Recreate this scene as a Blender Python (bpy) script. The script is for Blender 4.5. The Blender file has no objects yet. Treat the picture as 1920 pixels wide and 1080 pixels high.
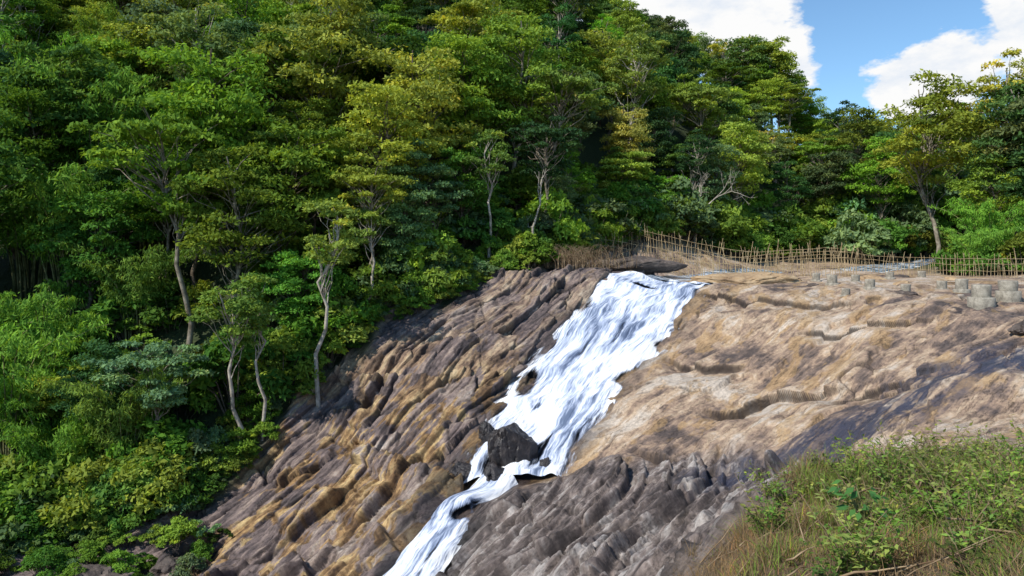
import bpy, math, time
import numpy as np
from mathutils import Vector
T0=time.time()
rng=np.random.default_rng(7)
scene=bpy.context.scene

# ---------------------------------------------------------------- noise
_perm=rng.permutation(256); _perm=np.concatenate([_perm,_perm,_perm])
_g=rng.normal(size=(256,3)); _g/=np.linalg.norm(_g,axis=1)[:,None]
_rv=rng.random((256,7))
def gnoise(P):
    P=np.asarray(P,float); F=np.floor(P); I=F.astype(np.int64)&255; f=P-F
    u=f*f*f*(f*(f*6-15)+10); out=np.zeros(len(P))
    for dx in (0,1):
        a=_perm[(I[:,0]+dx)&255]; wx=u[:,0] if dx else 1-u[:,0]
        for dy in (0,1):
            b=_perm[(a+I[:,1]+dy)&255]; wy=u[:,1] if dy else 1-u[:,1]
            for dz in (0,1):
                c=_perm[(b+I[:,2]+dz)&255]; wz=u[:,2] if dz else 1-u[:,2]
                G=_g[c]
                out+=wx*wy*wz*(G[:,0]*(f[:,0]-dx)+G[:,1]*(f[:,1]-dy)+G[:,2]*(f[:,2]-dz))
    return out*1.5
def fbm(P,o=4,lac=2.03,gain=0.5):
    s=0;a=1
    for i in range(o):
        s=s+a*gnoise(P+17.3*i); P=P*lac; a*=gain
    return s
def sstep(a,b,x):
    t=np.clip((x-a)/(b-a),0,1); return t*t*(3-2*t)
def frame(u,n):
    u=np.array(u,float); u/=np.linalg.norm(u); n=np.array(n,float); n-=u*(n@u); n/=np.linalg.norm(n)
    return u,np.cross(n,u),n
def facets(P,fr,sizes,seed,warp,tilt=0.9):
    """fractured blocks: nearest-cell planes in a skewed frame -> (height, crease distance, block id)"""
    a,b,c=fr
    Q=np.stack([P@a/sizes[0],P@b/sizes[1],P@c/sizes[2]],1)+seed*13.7+warp
    F=np.floor(Q).astype(np.int64); f=Q-F
    d1=np.full(len(P),1e9); d2=d1.copy(); h=np.zeros(len(P)); idv=np.zeros(len(P))
    for dx in (-1,0,1):
        for dy in (-1,0,1):
            for dz in (-1,0,1):
                k=_perm[(_perm[(_perm[(F[:,0]+dx)&255]+F[:,1]+dy)&255]+F[:,2]+dz)&255]
                R=_rv[k]; ox=dx+R[:,0]-f[:,0]; oy=dy+R[:,1]-f[:,1]; oz=dz+R[:,2]-f[:,2]
                dd=ox*ox+oy*oy+oz*oz
                m=dd<d1
                d2=np.where(m,d1,np.minimum(d2,dd)); d1=np.where(m,dd,d1)
                hh=(R[:,3]-0.5)*1.0-tilt*((R[:,4]-0.5)*ox+(R[:,5]-0.5)*oy)
                h=np.where(m,hh,h); idv=np.where(m,R[:,3]*0.5+R[:,5]*0.5,idv)
    return h,np.sqrt(d2)-np.sqrt(d1),idv
def saw(s,w=0.1):
    f=s-np.floor(s); return (f-0.5)-sstep(1-w,1.0,f)

# ---------------------------------------------------------------- survey points of the site
# bearing / elevation sightings with a distance, converted to metres (x right, y forward, z up)
def W(bx,by,d): return (d*(bx-960)/1400.0, d, d*(470-by)/1400.0)
FL=[W(*p) for p in [(1138,526,46),(1095,560,44.3),(1042,640,41.3),(988,700,39.2),(938,770,36.8),(904,830,34.8),(884,888,33.2)]]
FR=[W(*p) for p in [(1318,533,45),(1285,590,43),(1242,640,41),(1196,695,38.8),(1126,770,36),(1080,830,34),(1046,888,32.4)]]
CL=[W(*p) for p in [(905,893,32.9),(878,918,32),(840,938,31.3),(785,1000,29.4),(718,1080,27.4),(640,1200,24.5)]]
CR=[W(*p) for p in [(965,893,32.3),(932,925,31.5),(885,940,31),(868,1000,29),(815,1080,27),(750,1200,24.2)]]
pts=list(FL)+list(FR)+list(CL)+list(CR)
pts+=[W(*p) for p in [
 # left rock wall
 (1000,512,47),(1100,510,46.5),(1050,575,43.5),(900,545,45),(900,635,41.2),(925,715,38.4),(850,735,37.4),(700,640,41.2),
 (700,745,38.3),(860,845,34.4),(750,850,35.5),(600,780,38.5),(600,900,35),(650,1000,31.5),(690,1060,29),(500,950,34),
 (500,1080,30.5),(420,900,36),(400,1080,31),(200,1060,31),(0,1080,31),(100,980,35),(-300,1080,31),(-300,980,36),
 # right rock dome
 (1920,600,30),(1920,720,23),(1920,830,18.5),(1700,600,34),(1700,680,29),(1700,760,25),(1700,850,21),(1500,600,39),(1500,680,35),
 (1500,750,31),(1450,880,26),(1350,590,42),(1300,700,37.5),(1380,660,38),(1200,750,35),(1250,870,29.5),(1130,850,31.5),
 (1350,800,31),(1500,530,49),(1340,532,48),(1700,535,45),(1920,560,36),(2200,620,30),(2200,800,20),
 # near outcrop
 (1150,868,29),(1000,925,28.5),(925,955,28.6),(880,1030,26),(840,1090,25),(1000,1080,21),(1150,1000,23),(1300,1000,20),
 (1300,930,23),(1200,1080,18),(1000,1280,17),(1400,950,19),
 # plateau and fence line
 (1120,490,58),(1350,500,62),(1560,508,56),(1920,520,52),(1000,500,50),(1300,520,52),
 # grassy bank
 (1600,1020,10),(1900,892,12.5),(1700,892,13),(1500,910,14),(1400,960,14),(1350,1090,10),(1900,1090,7),(1650,1090,8),(2300,900,12)]]
extra=[(0,0,-1.8),(2,0,-1.8),(-2,0,-1.9),(3,4,-2.6),(8,4,-2.4),(0,5,-4.2),(0,8,-6.3),(1.4,10,-7),(-3,8,-8.5),(0,14,-9),(-5,2,-5),
 (-10,10,-14),(-10,20,-14.6),(-20,15,-15),(-30,22,-15),(-5,15,-13),(-7,20,-13.4),(-15,25,-14.4),(-22,26,-14.6),(-40,28,-14.5),
 (20,10,-2.5),(30,20,-2.5),(45,40,-2),(60,60,-1),
 (-9,44,-3.5),(-4,47.5,-1.6),(-13.5,39.5,-7.5),(-20,38,-10.5),(-27,38,-11),(-29,50,0),(-20,46,-3),(-14,50,1.5),(-45,40,-9),(-45,52,2),(-45,80,20),(-60,110,44),
 (0,55,1.2),(0,62,5),(0,80,15),(0,110,32),(0,150,52),(-25,65,11),(-25,90,27),(-20,130,47),
 (20,140,36),(20,100,19),(15,78,5),(34,140,29),(40,120,20),(46,105,10),(56,105,7.5),(60,95,4),(23,74,-0.8),(33,82,-0.6),(43,66,-1.4),(40,90,3),(30,105,14),
 (30,57,-2.0),(34,62,-2.15),(29,62,-2.15),(36,73,-1.4),(26,66,-2.1),(16,57,-2.0),(60,84,-1.2),(50,62,-1.2),(80,90,0),(80,130,8),(60,125,8),
 (200,100,5),(200,300,10),(100,250,0),(0,250,60),(-150,100,60),(-150,250,90),(150,0,0),(-150,0,-12),(0,-60,0),(-60,-40,-5),(100,-60,0),(-100,40,0),(0,600,60),(300,600,20),(-300,600,80)]
pts+=extra
CP=np.array(pts)
C2=1.2**2
def _phi(A,B):
    d2=(A[:,None,0]-B[None,:,0])**2+(A[:,None,1]-B[None,:,1])**2
    return np.sqrt(d2+C2)
n=len(CP)
M=np.zeros((n+3,n+3)); M[:n,:n]=_phi(CP,CP)-np.eye(n)*0.12
Pm=np.c_[np.ones(n),CP[:,:2]]; M[:n,n:]=Pm; M[n:,:n]=Pm.T
sol=np.linalg.solve(M,np.r_[CP[:,2],0,0,0])
def base_h(X,Y):
    X=np.asarray(X,float).ravel(); Y=np.asarray(Y,float).ravel(); out=np.empty(len(X))
    for i in range(0,len(X),60000):
        A=np.c_[X[i:i+60000],Y[i:i+60000]]
        out[i:i+60000]=_phi(A,CP)@sol[:n]+sol[n]+A@sol[n+1:]
    return out

def seg_dist(X,Y,poly):
    d=np.full(len(X),1e9)
    for (a,b) in zip(poly[:-1],poly[1:]):
        ax,ay=a[0],a[1]; bx,by=b[0]-ax,b[1]-ay
        t=np.clip(((X-ax)*bx+(Y-ay)*by)/(bx*bx+by*by+1e-9),0,1)
        d=np.minimum(d,np.hypot(X-ax-t*bx,Y-ay-t*by))
    return d
mid=lambda A,B:[((a[0]+b[0])/2,(a[1]+b[1])/2) for a,b in zip(A,B)]
FM=mid(FL,FR); CM=mid(CL,CR)
RIV=[(10.2,46.5),(12,51),(16,57),(26,66),(38,74),(60,84),(110,94)]
EX=[-300,-40,-24,-19,-15.5,-13.5,-11.7,-9,-3.5,1.3,5.5,9,15,22,32,40,60,300]
EY=[32,32,32.5,33,34,36,38.3,41,45,48.6,57,63,68,73,80,85,93,110]
def edge(x): return np.interp(x,EX,EY)
def forest_mask(X,Y):
    m=sstep(-0.6,1.2,Y-edge(X)+0.8*np.sin(X*1.3)+0.5*np.sin(X*3.1+1))
    r2=sstep(0,2,X-36.5)*sstep(57,60,Y)
    return np.maximum(m,r2)
def bank_mask(X,Y):
    # grassy bank near the viewpoint
    cx=(X-7.2)/6.4; cy=(Y-7.3)/6.9
    r=np.sqrt(cx**2+cy**2)
    r=np.minimum(r,np.hypot((X-1)/5.5,(Y-0)/5.0))
    r=np.minimum(r,np.hypot((X-16)/8,(Y-6)/6.5))
    r=r+0.06*np.sin(X*2.1+Y*1.3)+0.04*np.sin(X*4.7-Y*3.1)
    return 1-sstep(0.86,1.06,r)

def surface(X,Y):
    z=base_h(X,Y)
    fm=forest_mask(X,Y); bm=bank_mask(X,Y)
    rd=seg_dist(X,Y,RIV); z=z-0.35*(1-sstep(1.2,3.0,rd))
    return z,fm,bm

# rectilinear grid, dense over the rock, coarse towards the horizon
def axis(lo,a,b,hi,fine,coarse_n,p=2.2):
    left=a-(a-lo)*np.linspace(1,0,coarse_n,endpoint=False)**p
    right=b+(hi-b)*(np.linspace(0,1,coarse_n+1)[1:])**p
    return np.r_[left,np.arange(a,b,fine),right]
gx=axis(-500,-17,22,500,0.050,80); gy=axis(-300,17,52,700,0.044,100)
GX,GY=np.meshgrid(gx,gy); X=GX.ravel(); Y=GY.ravel()
Z,fm,bm=surface(X,Y)
Zg=Z.reshape(GX.shape)
dzx=np.gradient(Zg,gx,axis=1); dzy=np.gradient(Zg,gy,axis=0)
N=np.stack([-dzx.ravel(),-dzy.ravel(),np.ones(len(X))],1); N/=np.linalg.norm(N,axis=1)[:,None]
dF=np.minimum(seg_dist(X,Y,FM),seg_dist(X,Y,CM))
wid=np.where(Y>33,2.3,1.3)
chan=1-sstep(wid*0.55,wid*1.25,dF)
rock=(1-fm)*(1-bm)
P=np.stack([X,Y,Z],1)
# left wall vs right dome weight
fx=np.interp(Y,[24,27,31,33,37,41,46,60],[-4.3,-3.4,-1.8,0.8,2,4.5,8.7,12])
right=sstep(-0.5,1.0,X-fx)
near=rock*(1-sstep(60,75,Y))*(1-sstep(40,60,np.abs(X)))
act=near>0.01; A_=np.where(act)[0]; PA=P[A_]
wv=np.stack([fbm(PA*0.30+3,3),fbm(PA*0.30+23,3),fbm(PA*0.30+43,3)],1)
def full(v,fill=0.0):
    o=np.full(len(X),fill); o[A_]=v; return o
warp=fbm(PA*0.12,2)
big=fbm(PA*0.22+5,3)*0.34
ck=lambda e,w:1-sstep(0,w,e)
frL=frame((-0.62,-0.42,-0.66),(0.2,-0.65,0.73)); uL,gL,nL_=frL
frR=frame((-0.80,-0.45,-0.30),(-0.15,-0.4,0.9)); uR,gR,nR_=frR
# mineral texture fields, stretched along the bedding
def field(fr,sc,off,o,gain):
    if fr is None: Q=PA*sc
    else: Q=np.stack([PA@fr[0]*sc[0],PA@fr[1]*sc[1],PA@fr[2]*sc[2]],1)+wv*0.12
    v=fbm(Q+off,o,gain=gain); return 0.5+0.105*(v-v.mean())/v.std()
T1=field(None,0.22,3,4,0.6); T2=field(None,1.1,9,5,0.66)
TRt=field(frR,(0.26,1.5,0.8),1,6,0.72); TLt=field(frL,(0.24,1.6,0.7),3,6,0.72)
TO=field(frL,(0.30,0.9,0.5),9,5,0.66); TG=field(frL,(0.30,2.4,0.9),5,6,0.72)
rough_warp=wv*0.07+np.stack([fbm(PA*1.9+3,2),fbm(PA*1.9+13,2),fbm(PA*1.9+33,2)],1)*0.022
hL1,eL1,iL1=facets(PA,frL,(7.5,2.3,3.5),1,rough_warp,2.2)
hL2,eL2,iL2=facets(PA,frL,(3.0,0.95,1.4),2,rough_warp*1.1,2.4)
hL3,eL3,iL3=facets(PA,frL,(1.2,0.34,0.5),3,rough_warp*1.6,2.4)
sL=PA@gL*0.40+warp*0.5; sL2=PA@gL*1.25+warp*0.8+wv[:,1]*0.08; sL3=PA@gL*3.4+warp*1.5+wv[:,2]*0.25
bed=(PA@np.array([0.05,0.12,1.0]))*0.50+warp*0.4
gate=sstep(-0.12,0.2,fbm(PA*0.22+11,2)); gate2=sstep(0.0,0.25,fbm(PA*0.3+31,2)); gate3=sstep(-0.05,0.2,fbm(PA*0.35+51,2))
fine=fbm(PA*2.2+3,4,gain=0.55)
upper=sstep(38,41,Y[A_])     # the upper part of the left wall is a smoother slab
dL=big*0.9+(hL1*0.50+hL2*0.20*(0.4+0.8*gate))*(1-0.5*upper)+hL3*0.065*(0.4+0.6*gate3)+saw(sL,0.04)*0.85*(0.35+0.65*gate2)*(1-0.3*upper)+saw(sL2,0.06)*0.24*(0.3+0.7*gate3)+saw(sL3,0.12)*0.05+saw(bed,0.035)*0.60*gate\
   -ck(eL1,0.035)*0.22*gate2-ck(eL2,0.05)*0.08-ck(eL3,0.08)*0.025+fine*0.012+(TLt-0.5)*0.08
# right dome: broad sheets with long bedding steps
hR1,eR1,iR1=facets(PA,frR,(10.0,3.2,6.0),4,wv*0.2,1.2)
hR2,eR2,iR2=facets(PA,frR,(3.6,0.9,3.0),5,rough_warp*1.4,1.2)
sR=-PA@gR*0.42+warp*1.0; sR2=-PA@gR*1.35+warp*1.4+wv[:,0]*0.12; sR3=-PA@gR*4.1+warp*2.5+wv[:,0]*0.35
dR=big*0.9+hR1*0.22+hR2*0.05*(0.2+gate*gate3)+saw(sR,0.04)*0.36*(0.3+0.7*gate)+saw(sR2,0.06)*0.12*(0.25+0.75*gate2)+saw(sR3,0.12)*0.030*gate3-ck(eR1,0.02)*0.10*gate2-ck(eR2,0.03)*0.05*gate3+fine*0.010+(TRt-0.5)*0.06
XA,YA=X[A_],Y[A_]
# ledges crossing the dome: an edge with a drop on the near side
ledge_c=np.zeros(len(A_))
for xs,ys,dep,run in [((8.6,9.8,11.3,13.2),(33.4,32.7,33.0,30.2),0.55,2.6),((11.3,13.5,15.5,18.0),(44.3,43.0,42.0,39.0),0.34,2.5),
                      ((14.5,16.2,18.5),(37.5,35.8,32.6),0.30,2.2),((5.2,6.6,8.9),(30.4,28.9,27.0),0.50,1.8),((8.2,9.6,11.5),(39.6,37.6,36.4),0.40,2.2),((12.4,14.0,16.0),(29.6,28.6,26.9),0.26,1.6)]:
    yl=np.interp(XA,xs,ys)+wv[:,0]*0.4+wv[:,1]*0.2; fad=sstep(xs[0]-0.6,xs[0]+0.6,XA)*(1-sstep(xs[-1]-0.8,xs[-1]+0.6,XA))
    sdl=yl-YA
    dR=dR-dep*fad*sstep(-0.02,0.10,sdl)*(1-sstep(0,run,sdl))
    ledge_c=np.maximum(ledge_c,fad*sstep(-0.06,0.02,sdl)*(1-sstep(0.08,0.22,sdl)))
dR=dR*(1-0.55*sstep(42,48,YA)*sstep(8,11,XA))
no=sstep(0,2,31-YA-0.15*XA)*right[A_]*(1-sstep(8,10,XA))
dN=big*0.8+hL1*0.36+hL2*0.17+hL3*0.055+saw(sL,0.04)*0.55+saw(sL2,0.06)*0.24+saw(sL3,0.12)*0.05-ck(eL1,0.035)*0.2-ck(eL2,0.05)*0.08+fine*0.014+(TG-0.5)*0.10
dR=dR*(1-no)+no*dN
rA=right[A_]
DA=(dL*(1-rA)+dR*rA)*near[A_]*(1-0.62*chan[A_])-0.22*chan[A_]*near[A_]
D=full(DA)
D+=fm*fbm(P*0.25,3)*0.5+bm*fbm(P*0.9,3)*0.10
P=P+N*D[:,None]
cell=full(np.clip((iL1*0.35+iL2*0.4+iL3*0.25)*(1-rA)+rA*((iR1*0.5+iR2*0.5)*(1-no)+no*(iL1*.3+iL2*.5+iL3*.2)),0,1),0.5)
edg=lambda s,w:sstep(1-w,1.0,s-np.floor(s))
wR=rA*(1-no)
crease=full(np.clip(np.maximum(ck(eL1,0.04)*0.9*gate2,np.maximum(ck(eL2,0.06)*0.55,np.maximum(edg(sL,0.04)*0.8,np.maximum(edg(bed,0.035)*0.8*gate,np.maximum(edg(sL2,0.06)*0.6*gate3,np.maximum(edg(sL3,0.14)*0.3,ck(eL3,0.09)*0.25))))))*(1-wR)
   +wR*np.maximum(ledge_c,np.maximum(ck(eR1,0.02)*0.8*gate2,np.maximum(ck(eR2,0.035)*0.6*gate3,np.maximum(edg(sR,0.04)*0.85*(0.3+0.7*gate),np.maximum(edg(sR2,0.06)*0.6*(0.25+0.75*gate2),edg(sR3,0.13)*0.4*gate3))))),0,1))
nearout=full(no)
nx,ny=len(gx),len(gy)
idx=np.arange(nx*ny).reshape(ny,nx)
Q=np.stack([idx[:-1,:-1],idx[:-1,1:],idx[1:,1:],idx[1:,:-1]],-1).reshape(-1,4)

def build_mesh(name,V,Q,mats,midx=None,attrs=None,smooth=False):
    me=bpy.data.meshes.new(name)
    V=np.ascontiguousarray(V,dtype=np.float32); Q=np.ascontiguousarray(Q,dtype=np.int32)
    k=Q.shape[1]
    me.vertices.add(len(V)); me.vertices.foreach_set('co',V.ravel())
    me.loops.add(Q.size); me.loops.foreach_set('vertex_index',Q.ravel())
    me.polygons.add(len(Q)); me.polygons.foreach_set('loop_start',np.arange(0,Q.size,k,dtype=np.int32))
    for m in mats: me.materials.append(m)
    if midx is not None: me.polygons.foreach_set('material_index',np.ascontiguousarray(midx,dtype=np.int32))
    if smooth: me.polygons.foreach_set('use_smooth',np.ones(len(Q),dtype=bool))
    if attrs:
        for a,v in attrs.items():
            at=me.attributes.new(a,'FLOAT','POINT'); at.data.foreach_set('value',np.ascontiguousarray(v,dtype=np.float32))
    me.update(calc_edges=True)
    return me
def add_obj(name,me,parent=None,loc=(0,0,0),rot=0,scale=(1,1,1),color=None):
    o=bpy.data.objects.new(name,me); scene.collection.objects.link(o)
    o.location=loc; o.rotation_euler=(0,0,rot) if np.isscalar(rot) else rot; o.scale=scale
    if color is not None: o.color=(*color,1)
    if parent: o.parent=parent
    return o
def empty(name):
    o=bpy.data.objects.new(name,None); scene.collection.objects.link(o); return o

# ---------------------------------------------------------------- node helper
class NB:
    def __init__(s,name,world=False):
        if world: s.t=name.node_tree
        else:
            s.m=bpy.data.materials.new(name); s.m.use_nodes=True; s.t=s.m.node_tree
        s.t.nodes.clear()
    def n(s,ty,ins=None,**pr):
        nd=s.t.nodes.new(ty)
        for k,v in pr.items(): setattr(nd,k,v)
        if ins:
            for k,v in ins.items():
                sk=nd.inputs[k]
                if isinstance(v,bpy.types.NodeSocket): s.t.links.new(v,sk)
                else: sk.default_value=v
        return nd
    def math(s,op,a,b=0.0,clamp=False):
        nd=s.n('ShaderNodeMath',{0:a,1:b},operation=op); nd.use_clamp=clamp; return nd.outputs[0]
    def mix(s,f,a,b,blend='MIX'):
        nd=s.n('ShaderNodeMix',data_type='RGBA',blend_type=blend); nd.clamp_factor=True
        for i,v in ((0,f),(6,a),(7,b)):
            sk=nd.inputs[i]
            if isinstance(v,bpy.types.NodeSocket): s.t.links.new(v,sk)
            else: sk.default_value=(*v,1) if isinstance(v,tuple) and len(v)==3 else v
        return nd.outputs[2]
    def fmix(s,f,a,b):
        return s.math('ADD',s.math('MULTIPLY',a,s.math('SUBTRACT',1.0,f)),s.math('MULTIPLY',b,f))
    def ramp(s,f,stops,interp='LINEAR'):
        nd=s.n('ShaderNodeValToRGB',{0:f}); cr=nd.color_ramp; cr.interpolation=interp
        while len(cr.elements)<len(stops): cr.elements.new(0.5)
        for e,(p,c) in zip(cr.elements,stops):
            e.position=p; e.color=(*c,1) if isinstance(c,tuple) else (c,c,c,1)
        return nd.outputs[0]
    def noise(s,vec,scale,detail=6,rough=0.55,dist=0.0):
        return s.n('ShaderNodeTexNoise',{'Vector':vec,'Scale':scale,'Detail':detail,'Roughness':rough,'Distortion':dist}).outputs[0]
    def mapping(s,vec,scale=(1,1,1),rot=(0,0,0),loc=(0,0,0)):
        a=s.n('ShaderNodeMapping',{'Vector':vec,'Rotation':rot,'Location':loc}).outputs[0]
        return s.n('ShaderNodeMapping',{'Vector':a,'Scale':scale}).outputs[0]
    def skew(s,vec,fr,sc,off=0.0):
        """coordinates along a rock frame (along slab, across slab, normal)"""
        o=[s.math('ADD',s.math('MULTIPLY',s.n('ShaderNodeVectorMath',{0:vec,1:tuple(float(q) for q in ax)},operation='DOT_PRODUCT').outputs['Value'],k),off) for ax,k in zip(fr,sc)]
        return s.n('ShaderNodeCombineXYZ',{0:o[0],1:o[1],2:o[2]}).outputs[0]
    def attr(s,name): return s.n('ShaderNodeAttribute',attribute_name=name).outputs['Fac']
    def out(s,sh): s.n('ShaderNodeOutputMaterial',{'Surface':sh}); return s.m
r=math.radians

# ---------------------------------------------------------------- ground material
b=NB('rock_and_soil')
co=b.n('ShaderNodeTexCoord').outputs['Object']
nf=b.noise(co,7.0,5,0.76)
nd=b.noise(b.skew(co,frame((-0.72,-0.45,-0.48),(0.0,-0.5,0.85)),(0.9,4.2,3.0)),1.0,7,0.72,0.0)
n1=b.attr('n1'); n2=b.attr('n2')
nR=b.math('ADD',b.math('MULTIPLY',b.attr('nR'),0.72),b.math('MULTIPLY',nd,0.28)); nL=b.math('ADD',b.math('MULTIPLY',b.attr('nL'),0.72),b.math('MULTIPLY',nd,0.28))
cell_=b.attr('cell'); tan_=b.attr('tan')
line=b.ramp(b.math('ABSOLUTE',b.math('SUBTRACT',nd,0.455)),[(0.0,0.0),(0.012,1.0)])
line=b.math('MAXIMUM',line,b.ramp(n2,[(0.46,0.0),(0.60,0.9)]))
grain=b.ramp(nf,[(0.32,0.66),(0.5,1.0),(0.68,1.30)])
vR=b.math('ADD',b.math('ADD',b.math('MULTIPLY',nR,0.46),b.math('MULTIPLY',cell_,0.12)),b.math('ADD',b.math('MULTIPLY',n1,0.48),b.math('MULTIPLY',n2,0.24)))
colR=b.ramp(vR,[(0.505,(0.09,0.068,0.060)),(0.565,(0.18,0.128,0.100)),(0.62,(0.32,0.222,0.155)),(0.685,(0.45,0.33,0.225)),(0.78,(0.53,0.45,0.37))])
ochr=b.math('MULTIPLY',b.ramp(b.attr('ochre'),[(0.55,0.0),(0.62,1.0)]),0.55)
colR=b.mix(ochr,colR,(0.40,0.25,0.105))
vL=b.math('ADD',b.math('ADD',b.math('MULTIPLY',nL,0.44),b.math('MULTIPLY',cell_,0.28)),b.math('ADD',b.math('MULTIPLY',n1,0.2),b.math('MULTIPLY',n2,0.24)))
colL=b.ramp(vL,[(0.45,(0.045,0.036,0.036)),(0.525,(0.11,0.083,0.080)),(0.59,(0.195,0.146,0.132)),(0.66,(0.30,0.23,0.19)),(0.77,(0.44,0.38,0.33))])
orv=b.math('ADD',b.math('MULTIPLY',b.attr('ochre'),0.68),b.math('MULTIPLY',cell_,0.32))
orm=b.math('MULTIPLY',b.ramp(orv,[(0.51,0.0),(0.545,1.0)]),b.attr('orange'))
colL=b.mix(b.math('MULTIPLY',orm,0.90),colL,b.ramp(b.math('ADD',b.math('MULTIPLY',n2,0.4),b.math('MULTIPLY',nL,0.6)),[(0.40,(0.15,0.08,0.03)),(0.49,(0.36,0.215,0.085)),(0.60,(0.56,0.40,0.18))]))
rockc=b.mix(tan_,colL,colR)
grey=b.ramp(b.math('ADD',b.math('ADD',b.math('MULTIPLY',b.attr('streak'),0.6),b.math('MULTIPLY',nd,0.2)),b.math('MULTIPLY',cell_,0.2)),[(0.39,(0.045,0.037,0.036)),(0.465,(0.13,0.103,0.095)),(0.53,(0.245,0.20,0.18)),(0.62,(0.46,0.42,0.39))])
rockc=b.mix(b.attr('grey'),rockc,grey)
rockc=b.mix(1.0,rockc,grain,'MULTIPLY')
rockc=b.mix(b.math('MULTIPLY',b.math('SUBTRACT',1.0,line),0.72),rockc,(0.035,0.026,0.023))
rockc=b.mix(b.math('MULTIPLY',b.attr('crease'),0.88),rockc,(0.022,0.016,0.015))
wetn=b.math('MULTIPLY',b.attr('wet'),b.ramp(n2,[(0.36,0.5),(0.55,1.0)]))
rockc=b.mix(b.math('MULTIPLY',wetn,0.9),rockc,b.mix(1.0,rockc,(0.15,0.15,0.18),'MULTIPLY'))
seep=b.math('MULTIPLY',b.attr('seep'),b.ramp(nR,[(0.41,0.35),(0.48,1.0)]))
rockc=b.mix(b.math('MULTIPLY',seep,0.95),rockc,(0.040,0.043,0.070))
soil=b.ramp(nf,[(0.35,(0.015,0.022,0.007)),(0.55,(0.035,0.055,0.014)),(0.7,(0.07,0.085,0.025))])
col=b.mix(b.attr('forest'),rockc,soil)
bank=b.ramp(nf,[(0.35,(0.06,0.038,0.018)),(0.5,(0.13,0.085,0.045)),(0.65,(0.20,0.14,0.08))])
col=b.mix(b.attr('bank'),col,bank)
ww=b.math('MAXIMUM',wetn,seep)
rough=b.math('SUBTRACT',0.85,b.math('MULTIPLY',ww,0.55))
hgt=b.math('ADD',b.math('MULTIPLY',nf,0.50),b.math('ADD',b.math('MULTIPLY',nd,0.7),b.math('MULTIPLY',line,0.12)))
bump=b.n('ShaderNodeBump',{'Height':hgt,'Strength':1.0,'Distance':0.11}).outputs[0]
bs=b.n('ShaderNodeBsdfPrincipled',{'Base Color':col,'Roughness':rough,'Normal':bump}).outputs[0]
rock_mat=b.out(bs)

orange=(1-right)*(1-sstep(36,42,Y)*0.7)*sstep(-15,-12,X)
wet=(1-sstep(wid*0.9,wid*1.0+1.3+full(fbm(PA*0.5,3))*1.4,dF))*near
sd=seg_dist(X,Y,[(8.6,25.0),(11,25.2),(13.5,25.4),(16.5,25.6)])
seepm=(1-sstep(1.2,2.6,sd+full(wv[:,0])*1.2+full(TRt-0.5)*5))
tan=np.clip(right*(1-nearout*0.8),0,1)
greym=nearout*0.85
ground=add_obj('ground',build_mesh('ground',P,Q,[rock_mat],attrs=dict(forest=fm,bank=bm,tan=tan,orange=orange,wet=wet,seep=seepm,grey=greym,cell=cell,crease=crease,
    n1=full(T1,.5),n2=full(T2,.5),nR=full(TRt,.5),nL=full(TLt,.5),ochre=full(TO,.5),streak=full(TG,.5))))
def ground_z(x,y):
    """height of the finished sheet at x,y (bilinear in the grid)"""
    x=np.atleast_1d(x).astype(float); y=np.atleast_1d(y).astype(float)
    i=np.clip(np.searchsorted(gx,x)-1,0,nx-2); j=np.clip(np.searchsorted(gy,y)-1,0,ny-2)
    u=(x-gx[i])/(gx[i+1]-gx[i]); v=(y-gy[j])/(gy[j+1]-gy[j]); PZ=P[:,2]
    return PZ[j*nx+i]*(1-u)*(1-v)+PZ[j*nx+i+1]*u*(1-v)+PZ[(j+1)*nx+i]*(1-u)*v+PZ[(j+1)*nx+i+1]*u*v
print('ground',time.time()-T0)

# ---------------------------------------------------------------- water
def water_mat(name,foam,seed):
    b=NB(name)
    u=b.attr('flow'); s=b.attr('across'); e=b.attr('edge'); hole=b.attr('hole')
    v=b.n('ShaderNodeCombineXYZ',{0:s,1:b.math('MULTIPLY',u,0.16),2:seed}).outputs[0]
    st=b.noise(v,2.6,7,0.62,0.5)
    v2=b.n('ShaderNodeCombineXYZ',{0:s,1:b.math('MULTIPLY',u,0.10),2:seed+5}).outputs[0]
    st2=b.noise(v2,11.0,4,0.65,0.2)
    v3=b.n('ShaderNodeCombineXYZ',{0:s,1:b.math('MULTIPLY',u,0.35),2:seed+9}).outputs[0]
    big=b.noise(v3,0.6,5,0.6,0.6)
    val=b.math('ADD',b.math('MULTIPLY',st,0.60),b.math('MULTIPLY',st2,0.40))
    tone=b.math('ADD',b.math('ADD',val,b.math('MULTIPLY',b.math('SUBTRACT',big,0.5),0.60)),b.math('MULTIPLY',hole,-0.12))
    col=b.ramp(tone,[(0.365,(0.14,0.18,0.27)),(0.44,(0.36,0.42,0.56)),(0.50,(0.64,0.69,0.80)),(0.57,(0.90,0.91,0.93))])
    al=b.math('ADD',b.math('ADD',b.math('MULTIPLY',val,5.5),b.math('MULTIPLY',big,2.6)),b.math('SUBTRACT',b.math('MULTIPLY',e,2.2),b.math('ADD',b.math('MULTIPLY',hole,2.6),foam)))
    al=b.ramp(b.math('MULTIPLY',al,0.6),[(0.05,0.0),(0.6,1.0)])
    bump=b.n('ShaderNodeBump',{'Height':b.math('ADD',val,b.math('MULTIPLY',big,0.8)),'Strength':0.7,'Distance':0.30}).outputs[0]
    d=b.n('ShaderNodeBsdfDiffuse',{'Color':col,'Normal':bump}).outputs[0]
    tr=b.n('ShaderNodeBsdfTransparent').outputs[0]
    return b.out(b.n('ShaderNodeMixShader',{0:al,1:tr,2:d}).outputs[0])
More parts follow.
